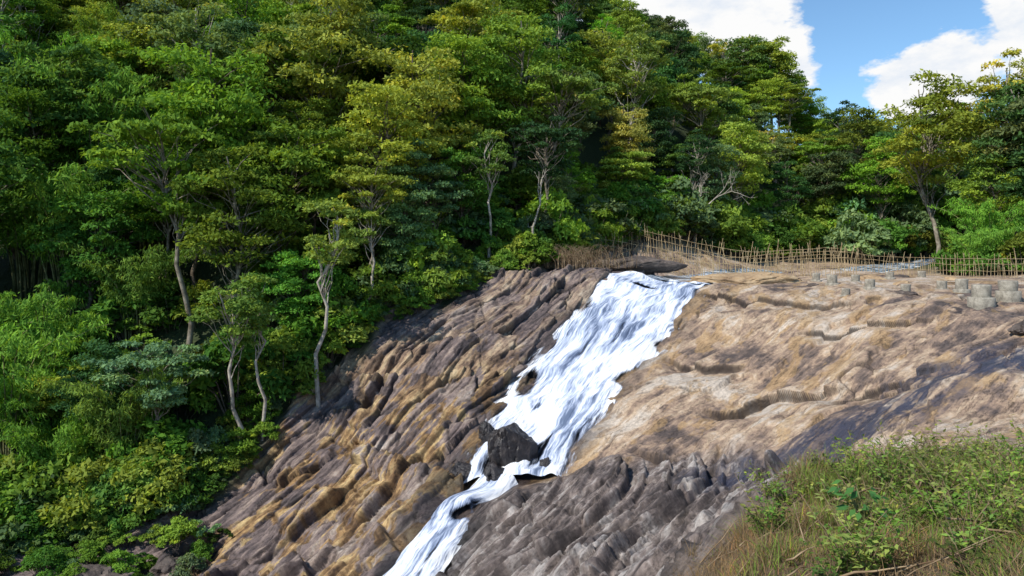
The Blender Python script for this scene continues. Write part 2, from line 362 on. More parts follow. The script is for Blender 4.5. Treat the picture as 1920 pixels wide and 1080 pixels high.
def strip(name,Lp,Rp,mat,ns,nt,off,overlap=0.15,amp=0.10,holes=(),wob=0.0,step=0.0):
    Lp=np.array([(p[0],p[1]) for p in Lp]); Rp=np.array([(p[0],p[1]) for p in Rp])
    m=(Lp+Rp)/2; L=np.r_[0,np.cumsum(np.linalg.norm(np.diff(m,axis=0),axis=1))]
    t=np.linspace(0,L[-1],nt)
    def sm(A):
        a=np.stack([np.interp(t,L,A[:,k]) for k in (0,1)],1)
        k=max(3,nt//16)|1; pad=np.pad(a,((k//2,k//2),(0,0)),mode='edge')
        return np.stack([np.convolve(pad[:,c],np.ones(k)/k,'valid') for c in (0,1)],1)
    A=sm(Lp);B=sm(Rp)
    if wob:
        A=A+np.stack([fbm(np.stack([t*0.45,t*0,t*0+3],1),4)*wob,t*0],1)
        B=B+np.stack([fbm(np.stack([t*0.45,t*0,t*0+13],1),4)*wob,t*0],1)
    s=np.linspace(-overlap,1+overlap,ns)
    XY=A[:,None,:]*(1-s[None,:,None])+B[:,None,:]*s[None,:,None]
    Xf=XY[...,0].ravel(); Yf=XY[...,1].ravel()
    wd=np.linalg.norm(A-B,axis=1)
    flow=np.repeat(t,ns); acr=((s[None,:]-0.5)*wd[:,None]).ravel(); S=np.tile(s,nt); TN=flow/L[-1]
    z=base_h(Xf,Yf)
    rd=seg_dist(Xf,Yf,RIV); z-=0.35*(1-sstep(1.2,3.0,rd))
    z+=off+fbm(np.stack([acr*1.2,flow*0.18,flow*0],1),3)*amp+fbm(np.stack([acr*0.5,flow*0.5,flow*0+9],1),3)*amp*1.8
    if step:
        q=flow*0.42+fbm(np.stack([acr*0.35,flow*0.1,flow*0+5],1),3)*1.2
        z+=step*saw(q,0.35)
    hole=np.zeros(len(z))
    for (hs,ht,rs,rt,k) in holes:
        hole=np.maximum(hole,k*(1-sstep(0.3,1.0,np.hypot((S-hs)/rs,(TN-ht)/rt))))
    z-=hole*0.12
    ed=np.minimum(S+overlap,1+overlap-S)/(overlap+0.22)
    ed=np.clip(ed,0,1)
    z-=(1-sstep(0,0.7,ed))*0.40
    V=np.stack([Xf,Yf,z],1); i=np.arange(nt*ns).reshape(nt,ns)
    Qw=np.stack([i[:-1,:-1],i[:-1,1:],i[1:,1:],i[1:,:-1]],-1).reshape(-1,4)
    return add_obj(name,build_mesh(name,V,Qw,[mat],attrs=dict(flow=flow,across=acr,edge=ed,hole=hole),smooth=True))
wm=water_mat('white_water',4.0,1.0)
FLx=[(7.0,48.5,0)]+FL+[(-1.9,32.6,0)]; FRx=[(12.7,47.5,0)]+FR+[(1.6,31.9,0)]
HOL=[(0.40,0.13,0.20,0.03,1.0),(0.08,0.64,0.12,0.08,0.8),(0.34,0.50,0.05,0.08,0.6),(0.55,0.40,0.04,0.12,0.5),(0.98,0.62,0.20,0.05,0.9),(1.02,0.45,0.12,0.04,0.7),
     (0.32,0.74,0.08,0.04,0.6),(0.66,0.90,0.09,0.10,0.9),(0.75,0.27,0.04,0.08,0.5),(0.22,0.95,0.16,0.06,0.8),(0.05,0.30,0.10,0.06,0.6)]
strip('waterfall',FLx,FRx,wm,120,460,0.27,0.12,0.06,HOL,0.28,0.26)
strip('lower_cascade',CL,CR,water_mat('white_water_lower',3.85,8.0),50,260,0.22,0.2,0.05,[(0.75,0.33,0.4,0.08,1.0),(0.7,0.62,0.10,0.16,0.9)],0.2,0.14)
b=NB('river_water')
co=b.n('ShaderNodeTexCoord').outputs['Object']
nn=b.noise(b.mapping(co,(1,2.2,1)),1.1,6,0.65)
col=b.ramp(nn,[(0.42,(0.04,0.07,0.10)),(0.50,(0.25,0.34,0.45)),(0.56,(0.8,0.83,0.86))])
river_mat=b.out(b.n('ShaderNodeBsdfPrincipled',{'Base Color':col,'Roughness':0.15,'Normal':b.n('ShaderNodeBump',{'Height':nn,'Strength':0.5,'Distance':0.2}).outputs[0]}).outputs[0])
rl=np.array(RIV); tg=np.gradient(rl,axis=0); tg/=np.linalg.norm(tg,axis=1)[:,None]; nr=np.stack([-tg[:,1],tg[:,0]],1)
strip('river',[tuple(p)+(0,) for p in rl+nr*2.4],[tuple(p)+(0,) for p in rl-nr*2.4],river_mat,24,240,0.22,0.1,0.03)

# ---------------------------------------------------------------- simple materials
def rockish(name,c1,c2,c3,scale=1.5,rough=0.8,bumpd=0.1):
    b=NB(name); co=b.n('ShaderNodeTexCoord').outputs['Object']
    n=b.noise(co,scale,6,0.68,0.4); nf=b.noise(co,scale*6,4,0.7)
    v=b.math('ADD',b.math('MULTIPLY',n,0.7),b.math('MULTIPLY',nf,0.3))
    col=b.ramp(v,[(0.36,c1),(0.5,c2),(0.66,c3)])
    bu=b.n('ShaderNodeBump',{'Height':v,'Strength':0.9,'Distance':bumpd}).outputs[0]
    return b.out(b.n('ShaderNodeBsdfPrincipled',{'Base Color':col,'Roughness':rough,'Normal':bu}).outputs[0])
def plain(name,c1,c2,scale=2.0):
    b=NB(name); co=b.n('ShaderNodeTexCoord').outputs['Object']
    return b.out(b.n('ShaderNodeBsdfDiffuse',{'Color':b.ramp(b.noise(co,scale,2,0.6),[(0.35,c1),(0.65,c2)])}).outputs[0])
wet_rock=rockish('wet_black_rock',(0.010,0.009,0.010),(0.028,0.024,0.025),(0.08,0.066,0.06),2.2,0.35,0.12)
dark_rock=rockish('dark_rock',(0.03,0.024,0.022),(0.085,0.065,0.055),(0.19,0.15,0.125),1.2)
tan_rock=rockish('tan_rock',(0.18,0.115,0.065),(0.37,0.25,0.14),(0.50,0.37,0.22),1.0)
concrete=rockish('weathered_concrete',(0.14,0.125,0.10),(0.29,0.26,0.21),(0.44,0.40,0.33),3.0,0.9,0.02)
bamboo_cane=plain('bamboo_cane',(0.26,0.185,0.095),(0.50,0.39,0.24),4.0)
dry_stick=plain('dry_stick',(0.14,0.09,0.055),(0.36,0.27,0.17),4.0)
bark=plain('bark',(0.07,0.055,0.04),(0.22,0.18,0.14),3.0)
mid_bark=plain('mid_bark',(0.12,0.10,0.075),(0.33,0.29,0.23),3.0)
pale_bark=plain('pale_bark',(0.20,0.175,0.14),(0.48,0.43,0.36),3.0)
green_cane=plain('green_cane',(0.09,0.10,0.04),(0.28,0.27,0.13),2.0)
def leaf_mat(name,trans=0.35):
    b=NB(name)
    oc=b.n('ShaderNodeObjectInfo').outputs['Color']; t=b.attr('tint')
    k=b.ramp(t,[(0.0,(0.38,0.48,0.52)),(0.5,(1,1,1)),(0.85,(1.55,1.38,1.0)),(1.0,(2.2,1.5,1.1))])
    col=b.mix(1.0,oc,k,'MULTIPLY')
    p=b.n('ShaderNodeBsdfDiffuse',{'Color':col}).outputs[0]
    tr=b.n('ShaderNodeBsdfTranslucent',{'Color':b.mix(1.0,col,(1.3,1.2,0.5),'MULTIPLY')}).outputs[0]
    return b.out(b.n('ShaderNodeMixShader',{0:trans,1:p,2:tr}).outputs[0])
leafm=leaf_mat('foliage')
grassm=leaf_mat('grass_blades',0.3)

# ---------------------------------------------------------------- builders
def boulder(name,loc,size,mat,seed,rot=0,rough=0.35,sub=5):
    import bmesh
    bm_=bmesh.new(); bmesh.ops.create_icosphere(bm_,subdivisions=sub,radius=1.0)
    me=bpy.data.meshes.new(name); bm_.to_mesh(me); bm_.free()
    V=np.empty(len(me.vertices)*3,dtype=np.float32); me.vertices.foreach_get('co',V); V=V.reshape(-1,3).astype(float)
    rr=np.random.default_rng(seed)
    for k in range(16):
        d=rr.normal(size=3); d/=np.linalg.norm(d); h=rr.uniform(0.62,0.9)
        ex=V@d-h; m=ex>0; V[m]-=np.outer(ex[m]*0.92,d)
    hh,ee,_=facets(V*1.0,frame((0.3,0.2,1.0),(1,0,0)),(0.9,0.45,0.5),seed,np.stack([fbm(V+seed,2)]*3,1)*0.2)
    nz=fbm(V*1.3+seed*3.7,4)*rough*0.4+hh*0.18-(1-sstep(0,0.1,ee))*0.04
    V=V*(1+nz)[:,None]*np.array(size)
    me.vertices.foreach_set('co',V.astype(np.float32).ravel()); me.materials.append(mat); me.update()
    return add_obj(name,me,loc=loc,rot=rot)
def tube(pts,rad,sides=5):
    pts=np.asarray(pts,float); rad=np.asarray(rad,float); k=len(pts)
    tg=np.gradient(pts,axis=0); tg/=np.linalg.norm(tg,axis=1)[:,None]+1e-9
    ref=np.where(np.abs(tg[:,2:3])>0.9,np.array([[1.0,0,0]]),np.array([[0,0,1.0]]))
    a=np.cross(tg,ref); a/=np.linalg.norm(a,axis=1)[:,None]+1e-9; c=np.cross(tg,a)
    th=np.arange(sides)*2*np.pi/sides
    V=pts[:,None,:]+rad[:,None,None]*(a[:,None,:]*np.cos(th)[None,:,None]+c[:,None,:]*np.sin(th)[None,:,None])
    i=np.arange(k*sides).reshape(k,sides); j=np.roll(i,-1,axis=1)
    Qt=np.stack([i[:-1],j[:-1],j[1:],i[1:]],-1).reshape(-1,4)
    return V.reshape(-1,3),Qt
class Acc:
    def __init__(s): s.V=[];s.Q=[];s.M=[];s.T=[];s.o=0
    def add(s,V,Q,m,t=0.5):
        s.V.append(V); s.Q.append(Q+s.o); s.M.append(np.full(len(Q),m)); s.o+=len(V)
        s.T.append(np.full(len(V),t) if np.isscalar(t) else t)
    def mesh(s,name,mats): return build_mesh(name,np.concatenate(s.V),np.concatenate(s.Q),mats,np.concatenate(s.M),dict(tint=np.concatenate(s.T)))
def leaves(acc,C,dirs,nrm,L,Wd,tint,m=1):
    """diamond leaves: centres C, long axis dirs, approx normal nrm"""
    dirs=dirs/(np.linalg.norm(dirs,axis=1)[:,None]+1e-9)
    sd=np.cross(dirs,nrm); sd/=np.linalg.norm(sd,axis=1)[:,None]+1e-9
    L=np.asarray(L)[:,None]; Wd=np.asarray(Wd)[:,None]
    dn=np.cross(sd,dirs)
    V=np.stack([C-dirs*L*0.5,C+sd*Wd*0.5-dirs*L*0.08,C+dirs*L*0.5-dn*L*0.12,C-sd*Wd*0.5-dirs*L*0.08],1).reshape(-1,3)
    acc.add(V,np.arange(len(V)).reshape(-1,4),m,np.repeat(tint,4))
def clump_leaves(acc,rr,c,rad,nl,L,droop=0.25,ct=0.5):
    d=rr.normal(size=(nl,3)); d/=np.linalg.norm(d,axis=1)[:,None]
    d[:,2]=np.where(d[:,2]<-0.25,-d[:,2]*0.6,d[:,2])
    rd=rr.uniform(0.35,1.0,nl)**0.6
    lump=1+0.35*gnoise(d*1.7+c[None,:]*3.1)
    C=c+d*(rd*lump)[:,None]*rad
    nrm=d*0.6+np.array([0,0,0.7])+rr.normal(size=(nl,3))*0.45
    ax=d*np.array([1,1,0.3])+rr.normal(size=(nl,3))*0.7; ax[:,2]-=droop
    LL=L*rr.uniform(0.65,1.3,nl)
    leaves(acc,C,ax,nrm,LL,LL*rr.uniform(0.42,0.62,nl),np.clip(ct+rr.normal(size=nl)*0.13,0,1))
def branch_path(rr,a,bp,n=5,sag=0.15):
    t=np.linspace(0,1,n)[:,None]; L=np.linalg.norm(bp-a)
    p=a+(bp-a)*t; p[:,2]+= (np.sin(t*np.pi)*-sag*L)[:,0]*0.3+ (t[:,0]*(1-t[:,0]))*L*0.35
    p[1:-1]+=rr.normal(size=(n-2,3))*L*0.035
    return p
def make_tree(name,seed,h,cr,cb,ncl,nl,L,clr=(0.9,1.5),lean=0.08,trunk_r=0.16,flat=0.6,barkm=None,layers=False,wobk=0.018):
    rr=np.random.default_rng(seed); acc=Acc()
    k=9; t=np.linspace(0,1,k); ln=rr.normal(size=2)*lean*h
    wob=rr.normal(size=(k,2))*wobk*h; wob[0]=0
    tp=np.stack([ln[0]*t**1.6+wob[:,0],ln[1]*t**1.6+wob[:,1],t*h*0.93],1); tp[0,2]=-1.0
    acc.add(*tube(tp,trunk_r*(1-0.85*t)+0.015,7),0)
    zc=(cb+1)/2*h; hz=(1-cb)/2*h
    cents=[]
    for i in range(ncl):
        for _ in range(30):
            d=rr.normal(size=3); d/=np.linalg.norm(d)
            q=rr.uniform(0.45,1.0)
            zz=d[2]*q
            if layers: zz=np.round(zz*3)/3+rr.normal()*0.06
            env=1.0 if zz>-0.2 else max(0.35,1+ (zz+0.2)*0.6)
            pnt=np.array([d[0]*q*cr*env,d[1]*q*cr*env,zc+zz*hz])
            if not cents or min(np.linalg.norm((pnt-np.array(cents))*np.array([1,1,1.3]),axis=1))>clr[0]*0.62: break
        cents.append(pnt)
        tz=np.clip(pnt[2]-rr.uniform(0.5,0.45*h*0.5+0.6),h*cb*0.7,h*0.85)/ (h*0.93)
        a=np.array([np.interp(tz,t,tp[:,0]),np.interp(tz,t,tp[:,1]),np.interp(tz,t,tp[:,2])])
        pnt=pnt+np.array([np.interp(pnt[2]/h,t,tp[:,0]),np.interp(pnt[2]/h,t,tp[:,1]),0])
        bp=branch_path(rr,a,pnt); r0=trunk_r*(0.12+0.22*rr.random())
        acc.add(*tube(bp,np.linspace(r0,0.012,len(bp)),4),0)
        R=rr.uniform(*clr)
        clump_leaves(acc,rr,pnt,np.array([R,R,R*flat]),int(nl*rr.uniform(0.7,1.3)),L,ct=0.5+rr.normal()*0.14)
    return acc.mesh(name,[barkm or bark,leafm])
def make_bamboo(name,seed,H,nc=24,L=0.36,dens=0.85):
    rr=np.random.default_rng(seed); acc=Acc()
    for i in range(nc):
        az=rr.uniform(0,2*np.pi); o=np.array([math.cos(az),math.sin(az),0])
        b0=o*rr.uniform(0,0.9); h=H*rr.uniform(0.65,1.0); lean=rr.uniform(0.05,0.2)*h; arch=rr.uniform(0.10,0.38)*h
        t=np.linspace(0,1,12)
        p=b0+o*(lean*t+arch*t**3)[:,None]; p[:,2]=h*(t-0.22*t**4); p[0,2]=-0.8
        p[:,:2]+=rr.normal(size=2)*0.15*t[:,None]
        acc.add(*tube(p,0.05*(1-0.85*t)+0.006,5),0)
        ns=int(30*dens)
        for s_ in range(ns):
            tt=rr.uniform(0.28,1.0)**0.8
            a=np.array([np.interp(tt,t,p[:,k]) for k in range(3)])
            an=rr.uniform(0,2*np.pi); d=np.array([math.cos(an),math.sin(an),rr.uniform(-0.3,0.35)])
            ln=rr.uniform(0.4,1.4)*(1.15-tt*0.6); e=a+d*ln+np.array([0,0,-0.25*ln])
            nl=15; u=rr.uniform(0.3,1.1,nl)[:,None]
            C=a+(e-a)*u+rr.normal(size=(nl,3))*np.array([0.16,0.16,0.12])
            ax=d*0.5+rr.normal(size=(nl,3))*0.45; ax[:,2]-=0.75
            nr_=rr.normal(size=(nl,3))*0.5+np.array([0,0,0.6])+o*0.5
            LL=L*rr.uniform(0.7,1.3,nl)
            leaves(acc,C,ax,nr_,LL,LL*0.22,np.clip(0.5+rr.normal()*0.14+rr.normal(size=nl)*0.1,0,1))
    return acc.mesh(name,[green_cane,leafm])
def make_shrub(name,seed,h,rw,ncl,nl,L):
    rr=np.random.default_rng(seed); acc=Acc()
    for i in range(ncl):
        an=rr.uniform(0,2*np.pi); q=rr.uniform(0,1)**0.6
        c=np.array([math.cos(an)*q*rw,math.sin(an)*q*rw,h*(1-0.6*q*q)*rr.uniform(0.4,1.0)])
        acc.add(*tube(np.array([[c[0]*0.2,c[1]*0.2,-0.4],c*np.array([0.6,0.6,0.6]),c]),[0.03,0.02,0.008],4),0)
        R=rr.uniform(0.35,0.65)*h*0.5
        clump_leaves(acc,rr,c,np.array([R,R,R*0.75]),nl,L,ct=0.5+rr.normal()*0.1)
    return acc.mesh(name,[bark,leafm])
def make_bare(name,seed,h,depth=5,lean=(0,0)):
    rr=np.random.default_rng(seed); acc=Acc()
    def rec(p,d,L,r0,lv):
        k=5; q=[p]; dd=d.copy()
        for i in range(k-1):
            dd=dd+rr.normal(size=3)*0.12; dd/=np.linalg.norm(dd); q.append(q[-1]+dd*L/(k-1))
        acc.add(*tube(np.array(q),np.linspace(r0,r0*0.6,k),5),0)
        if lv<=0: return
        for i in range(rr.integers(2,4)):
            nd=dd+rr.normal(size=3)*0.6; nd[2]+=0.12; nd/=np.linalg.norm(nd)
            rec(q[-1] if i<2 else q[-3],nd,L*rr.uniform(0.55,0.8),r0*0.6,lv-1)
    d=np.array([lean[0],lean[1],1.0]); rec(np.array([0,0,-0.5]),d/np.linalg.norm(d),h*0.42,0.02*h,depth)
    return acc.mesh(name,[pale_bark])

TR=[make_tree('broadleaf_a',11,12,3.8,0.30,60,190,0.34),
    make_tree('broadleaf_b',12,13,3.5,0.26,64,170,0.32,flat=0.5),
    make_tree('broadleaf_c',13,11,4.3,0.38,60,200,0.36,flat=0.45,layers=True),
    make_tree('broadleaf_d',14,14,3.7,0.34,68,160,0.30,(0.8,1.3),barkm=mid_bark),
    make_tree('broadleaf_e',15,10,3.5,0.18,64,180,0.30,(0.8,1.3)),
    make_tree('broadleaf_f',16,13,4.0,0.46,50,160,0.32,(0.7,1.2),lean=0.14,barkm=mid_bark,flat=0.42,layers=True),
    make_tree('broadleaf_g',17,15,2.9,0.52,42,150,0.28,(0.6,1.1),lean=0.06,barkm=pale_bark,flat=0.6,trunk_r=0.2)]
SL=[make_tree('slender_a',21,10,1.7,0.62,22,130,0.22,(0.45,0.8),lean=0.04,trunk_r=0.11,barkm=pale_bark,wobk=0.02),
    make_tree('slender_b',22,9,1.7,0.58,22,130,0.24,(0.5,0.8),lean=0.12,trunk_r=0.12,barkm=pale_bark,wobk=0.022)]
BB=[make_bamboo('bamboo_a',31,10.5),make_bamboo('bamboo_b',32,9.0)]
SH=[make_shrub('shrub_a',41,1.7,1.3,18,110,0.22),make_shrub('shrub_b',42,2.2,1.6,22,110,0.26),make_shrub('shrub_c',43,1.2,1.5,16,110,0.19)]
print('plants',time.time()-T0)

PAL=[(0.095,0.205,0.040),(0.145,0.275,0.042),(0.20,0.325,0.052),(0.055,0.130,0.050),(0.26,0.36,0.060),(0.145,0.235,0.105),(0.30,0.36,0.08)]
PW=np.array([4.2,5,5,4.0,3.8,3,1.8]); PW=PW/PW.sum()
def vary(c,rr,a=0.24): return tuple(np.clip(np.array(c)*(1+rr.normal()*a)*(1+rr.normal(size=3)*0.07),0.01,0.40))

SLP=[(-10.1,39.2,1.08,0,(0.24,0.33,0.07)),(-13.9,37.3,0.95,1,(0.18,0.29,0.06)),(-12.6,37.6,0.85,0,(0.16,0.27,0.06)),(-1.5,49.5,0.9,0,(0.15,0.25,0.06)),(-8.0,42.6,0.8,1,(0.2,0.3,0.07))]
def blocks_view(x,y):
    for (sx,sy,*_) in SLP:
        if sy-4.5<y<sy+1.2 and abs(x-sx*y/sy)<1.8: return True
    return False
# hillside forest (one parent, instanced trees)
forest=empty('hillside_forest'); rr=np.random.default_rng(8); cnt=0
y=33.5
while y<148:
    sp=4.0 if y<62 else (4.9 if y<90 else 6.3)
    xm=0.69*y+7
    x=-xm
    while x<xm:
        px_=x+rr.uniform(-0.42,0.42)*sp; py_=y+rr.uniform(-0.42,0.42)*sp; x+=sp
        e=float(edge(px_)); ok=py_>e+2.2
        if px_>37.5 and 60<py_<edge(px_): 
            ok=float(seg_dist(np.array([px_]),np.array([py_]),RIV)[0])>4
        if not ok or blocks_view(px_,py_): continue
        if px_<-21 and py_<56 and rr.random()<0.7: continue
        if (py_>88 and px_<-20) or (py_>100 and px_<0) or (py_>125 and px_<12): continue
        de=py_-e
        z=float(ground_z(px_,py_)[0])
        s=rr.uniform(0.72,1.16)
        if de<6 and px_<15: s*=rr.uniform(0.5,0.78)
        elif px_>12 and py_>70: s*=0.86
        if px_>38 and py_<74: s*=1.1
        k=rr.integers(0,len(TR))
        if k==6 and rr.random()<0.5: k=1
        c=vary(PAL[rr.choice(len(PAL),p=PW)],rr)
        if px_>20: c=tuple(np.array(c)*np.array([1.2,1.1,1.0]))
        add_obj('tree_%d'%cnt,TR[k],forest,(px_,py_,z),rr.uniform(0,6.28),(s,s,s*rr.uniform(0.9,1.12)),c); cnt+=1
    y+=sp*0.95
print('trees',cnt)
# undergrowth
under=empty('undergrowth'); k2=0
for i in range(900):
    big_=1.0
    if i<380: 
        x=rr.uniform(-28,8); y=float(edge(x))+abs(rr.normal())*1.6+0.1
    elif i<560:
        x=rr.uniform(6,45); y=float(edge(x))+rr.uniform(-0.5,5); big_=1.7
    elif i<650:
        x=rr.uniform(37.5,48); y=rr.uniform(57.5,66); big_=1.6
    elif i<740:
        x=rr.uniform(36,62); y=rr.uniform(78,100); big_=2.6
    else:
        x=rr.uniform(-24,14); y=float(edge(x))+rr.uniform(2,12); big_=1.2
    if float(seg_dist(np.array([x]),np.array([y]),RIV)[0])<3.4: continue
    s=rr.uniform(0.6,1.3)*big_
    if y-edge(x)<1.0: s*=0.65
    if blocks_view(x,y): s*=0.5
    c=vary(PAL[rr.choice([0,1,2,2,4,5])],rr)
    add_obj('shrub_%d'%k2,SH[rr.integers(0,3)],under,(x,y,float(ground_z(x,y)[0])-0.1),rr.uniform(0,6.28),(s,s,s*rr.uniform(0.8,1.3)),c); k2+=1
# low plants on the boulder slope at the lower left
for i in range(80):
    x=rr.uniform(-26,-12.5); y=rr.uniform(28.5,33.5); s=rr.uniform(0.2,0.55)
    add_obj('shrub_%d'%k2,SH[rr.integers(0,3)],under,(x,y,float(ground_z(x,y)[0])-0.05),rr.uniform(0,6.28),(s,s,s),vary(PAL[rr.choice([0,1,2,5])],rr)); k2+=1
# bamboo thicket on the left
for (x,y,s,k) in [(-25,37,1.0,0),(-22,36,0.75,1),(-29,39,1.05,1),(-19,36.5,0.7,0),(-27,46,1.1,0),(-31,48,1.2,1),(-35,46,1.2,0),(-24,50,1.0,1),(-37,52,1.2,1),(-30,54,1.15,0),(-22,44,0.85,1),(-26,41.5,0.9,1),(-34,58,1.2,1),(-20,55,1.0,0),(37.5,60,0.6,1),(40,62,0.8,0),(43,60,0.7,1),(-39,60,1.3,0),(-32,64,1.2,0)]:
    add_obj('bamboo_clump',BB[k],None,(x,y,float(ground_z(x,y)[0])),rr.uniform(0,6.28),(s,s,s),vary((0.18,0.35,0.058),rr,0.12))
for (x,y,s,k,c) in SLP:
    add_obj('slender_tree',SL[k],None,(x,y,float(ground_z(x,y)[0])),rr.uniform(0,6.28),(s,s,s),c)
# taller individual trees
for (x,y,s,k,c) in [(-4.5,66,1.15,5,(0.32,0.37,0.07)),(-19.7,50,1.1,6,(0.17,0.25,0.09)),(41,118,1.4,0,(0.26,0.33,0.06)),(37,116,1.2,1,(0.12,0.21,0.06)),(-12,47,0.8,2,(0.26,0.36,0.07)),(44,64,1.15,3,(0.10,0.19,0.06)),(48,66,1.35,1,(0.12,0.21,0.06)),(-27,60,1.2,3,(0.15,0.22,0.12)),(3,60,1.0,5,(0.2,0.3,0.07)),(-14,56,1.1,6,(0.16,0.24,0.08)),(12,76,1.1,6,(0.2,0.28,0.07)),(22,84,1.1,5,(0.24,0.33,0.07)),(-33,52,1.1,0,(0.10,0.2,0.05))]:
    add_obj('broadleaf_tree',TR[k],None,(x,y,float(ground_z(x,y)[0])),rr.uniform(0,6.28),(s,s,s),c)
BT=[make_bare('bare_tree_mesh',51,7.5,4,(-0.1,0)),make_bare('bare_tree_mesh2',52,8,5,(0.1,0))]
for (x,y,s,k) in [(1.3,50.8,0.9,0),(17,69.5,1.0,1),(-20,70,1.2,1),(-8,60,1.3,1)]:
    add_obj('bare_tree',BT[k],None,(x,y,float(ground_z(x,y)[0])),rr.uniform(0,6.28),(s,s,s))

# ---------------------------------------------------------------- bamboo fence
def fence(name,path,h,step=0.24,seed=1):
    rr=np.random.default_rng(seed); acc=Acc(); path=np.array(path,float)
    L=np.r_[0,np.cumsum(np.linalg.norm(np.diff(path,axis=0),axis=1))]
    s=0
    while s<L[-1]:
        x=np.interp(s,L,path[:,0]); y=np.interp(s,L,path[:,1]); z=float(ground_z(x,y)[0])
        hh=h*rr.uniform(0.75,1.15); ln=rr.normal(size=2)*0.09
        tall=rr.random()<0.12; hh*=1.2 if tall else 1
        acc.add(*tube(np.array([[x,y,z-0.3],[x+ln[0]*0.5,y+ln[1]*0.5,z+hh*0.5],[x+ln[0]*hh,y+ln[1]*hh,z+hh]]),[0.022,0.020,0.015] if not tall else [0.034,0.030,0.025],5),0)
        s+=step*rr.uniform(0.6,1.5)
    for fr in (0.3,0.62,0.85):
        ss=np.arange(0,L[-1],1.0); xs=np.interp(ss,L,path[:,0]); ys=np.interp(ss,L,path[:,1])
        zs=ground_z(xs,ys); k=np.ones(5)/5; zs=np.convolve(np.pad(zs,2,mode='edge'),k,'valid')+h*fr+rr.normal(size=len(ss))*0.03
        acc.add(*tube(np.stack([xs,ys-0.05,zs],1),np.full(len(ss),0.016),5),0)
    return add_obj(name,acc.mesh(name,[bamboo_cane]))
fence('bamboo_fence',[(6.3,57.5),(12,56.5),(17,54.5),(24,52.0)],2.1,0.20,1)
fence('bamboo_fence',[(8,62.5),(15,61),(22,59.5),(26,58)],2.2,0.22,2)
fence('bamboo_fence',[(24,55),(27,55.5),(32,55),(38,54),(46,52)],1.6,0.20,3)

# ---------------------------------------------------------------- concrete pillar stubs
def stub(x,y,h,w,two):
    z=float(ground_z(x,y)[0]); acc=Acc()
    def prism(r_,z0,z1,seg=20):
        th=np.arange(seg)*2*np.pi/seg
        prof=[(r_*0.97,z0),(r_,z0+0.03),(r_*0.985,(z0+z1)/2),(r_,z1-0.04),(r_*0.95,z1),(r_*0.5,z1+0.005),(0.01,z1)]
        ring=[]
        for (q,zz) in prof:
            nz=1+gnoise(np.stack([np.cos(th)*2+x,np.sin(th)*2+y,th*0+zz*3],1))*0.10
            ring.append(np.stack([np.cos(th)*q*nz,np.sin(th)*q*nz,th*0+zz+0.02*nz],1))
        V=np.concatenate(ring); i=np.arange(len(V)).reshape(len(prof),seg); j=np.roll(i,-1,axis=1)
        acc.add(V,np.stack([i[:-1],j[:-1],j[1:],i[1:]],-1).reshape(-1,4),0)
    if two:
        prism(w*0.62,-0.4,h*0.45); prism(w*0.44,h*0.45+0.0,h)
    else:
        prism(w*0.6,-0.4,h*0.2); prism(w*0.45,h*0.2,h)
    add_obj('concrete_pillar_stub',acc.mesh('concrete_pillar_stub',[concrete]),None,(x,y,z))
for (bx,d,h,w,two) in [(1890,33.5,0.85,0.85,True),(1840,33,1.0,0.9,True),(1803,38,0.65,0.65,False),(1766,42,0.55,0.6,False),(1698,40,0.5,0.55,False),(1631,43,0.55,0.62,False),(1604,46,0.5,0.55,False),(1560,44.5,0.6,0.65,False),(1530,50,0.55,0.55,False),(1668,50,0.45,0.6,False),(1728,50,0.5,0.55,False),(1586,41.5,0.45,0.5,False)]:
    stub(d*(bx-960)/1400,d,h,w,two)

# ---------------------------------------------------------------- boulders
def gz(x,y): return float(ground_z(x,y)[0])
boulder('wet_boulder',(0.0,33.7,gz(0,33.7)+0.40),(1.15,0.95,1.60),wet_rock,3,0.4)
boulder('wet_boulder',(-0.75,33.0,gz(-0.75,33.0)+0.1),(0.8,0.6,0.8),wet_rock,14,1.4)
boulder('wet_boulder',(1.45,32.9,gz(1.45,32.9)+0.2),(0.36,0.35,0.65),wet_rock,4)
boulder('wet_boulder',(-1.25,35.0,gz(-1.25,35.0)+0.25),(0.45,0.40,0.6),wet_rock,5)
boulder('wet_boulder',(-2.4,33.6,gz(-2.4,33.6)-0.1),(0.9,0.7,0.7),wet_rock,6)
boulder('flat_boulder',(8.6,51.5,gz(8.6,51.5)+0.30),(3.3,1.4,0.7),dark_rock,7,0.05,0.25)
boulder('flat_boulder',(5.0,49.5,gz(5,49.5)-0.1),(1.8,1.2,0.55),dark_rock,8,0.2,0.25)
boulder('rock_ledge',(15.3,49.2,gz(15.3,49.2)-0.0),(4.0,1.3,0.75),tan_rock,9,-0.05,0.2)
boulder('rock_ledge',(11.9,48.6,gz(11.9,48.6)+0.1),(1.3,0.7,0.35),tan_rock,10,0,0.2)
boulder('boulder',(19.9,28.5,gz(19.9,28.5)+0.1),(0.9,0.7,0.5),dark_rock,11)
boulder('boulder',(-17,30.2,gz(-17,30.2)+0.0),(1.6,1.3,0.8),dark_rock,12)
boulder('boulder',(-14.2,31.5,gz(-14.2,31.5)+0.0),(0.9,0.8,0.6),dark_rock,13)
for i,(x,y,s) in enumerate([(21,40,0.5),(23,44,0.6),(19,47,0.4),(24,50,0.7),(27,52,0.6),(29,49,0.5),(14,52,0.6),(18,51.5,0.5)]):
    boulder('boulder',(x,y,gz(x,y)-0.05),(s*1.4,s,s*0.5),tan_rock if i%2 else dark_rock,20+i,i,sub=4)

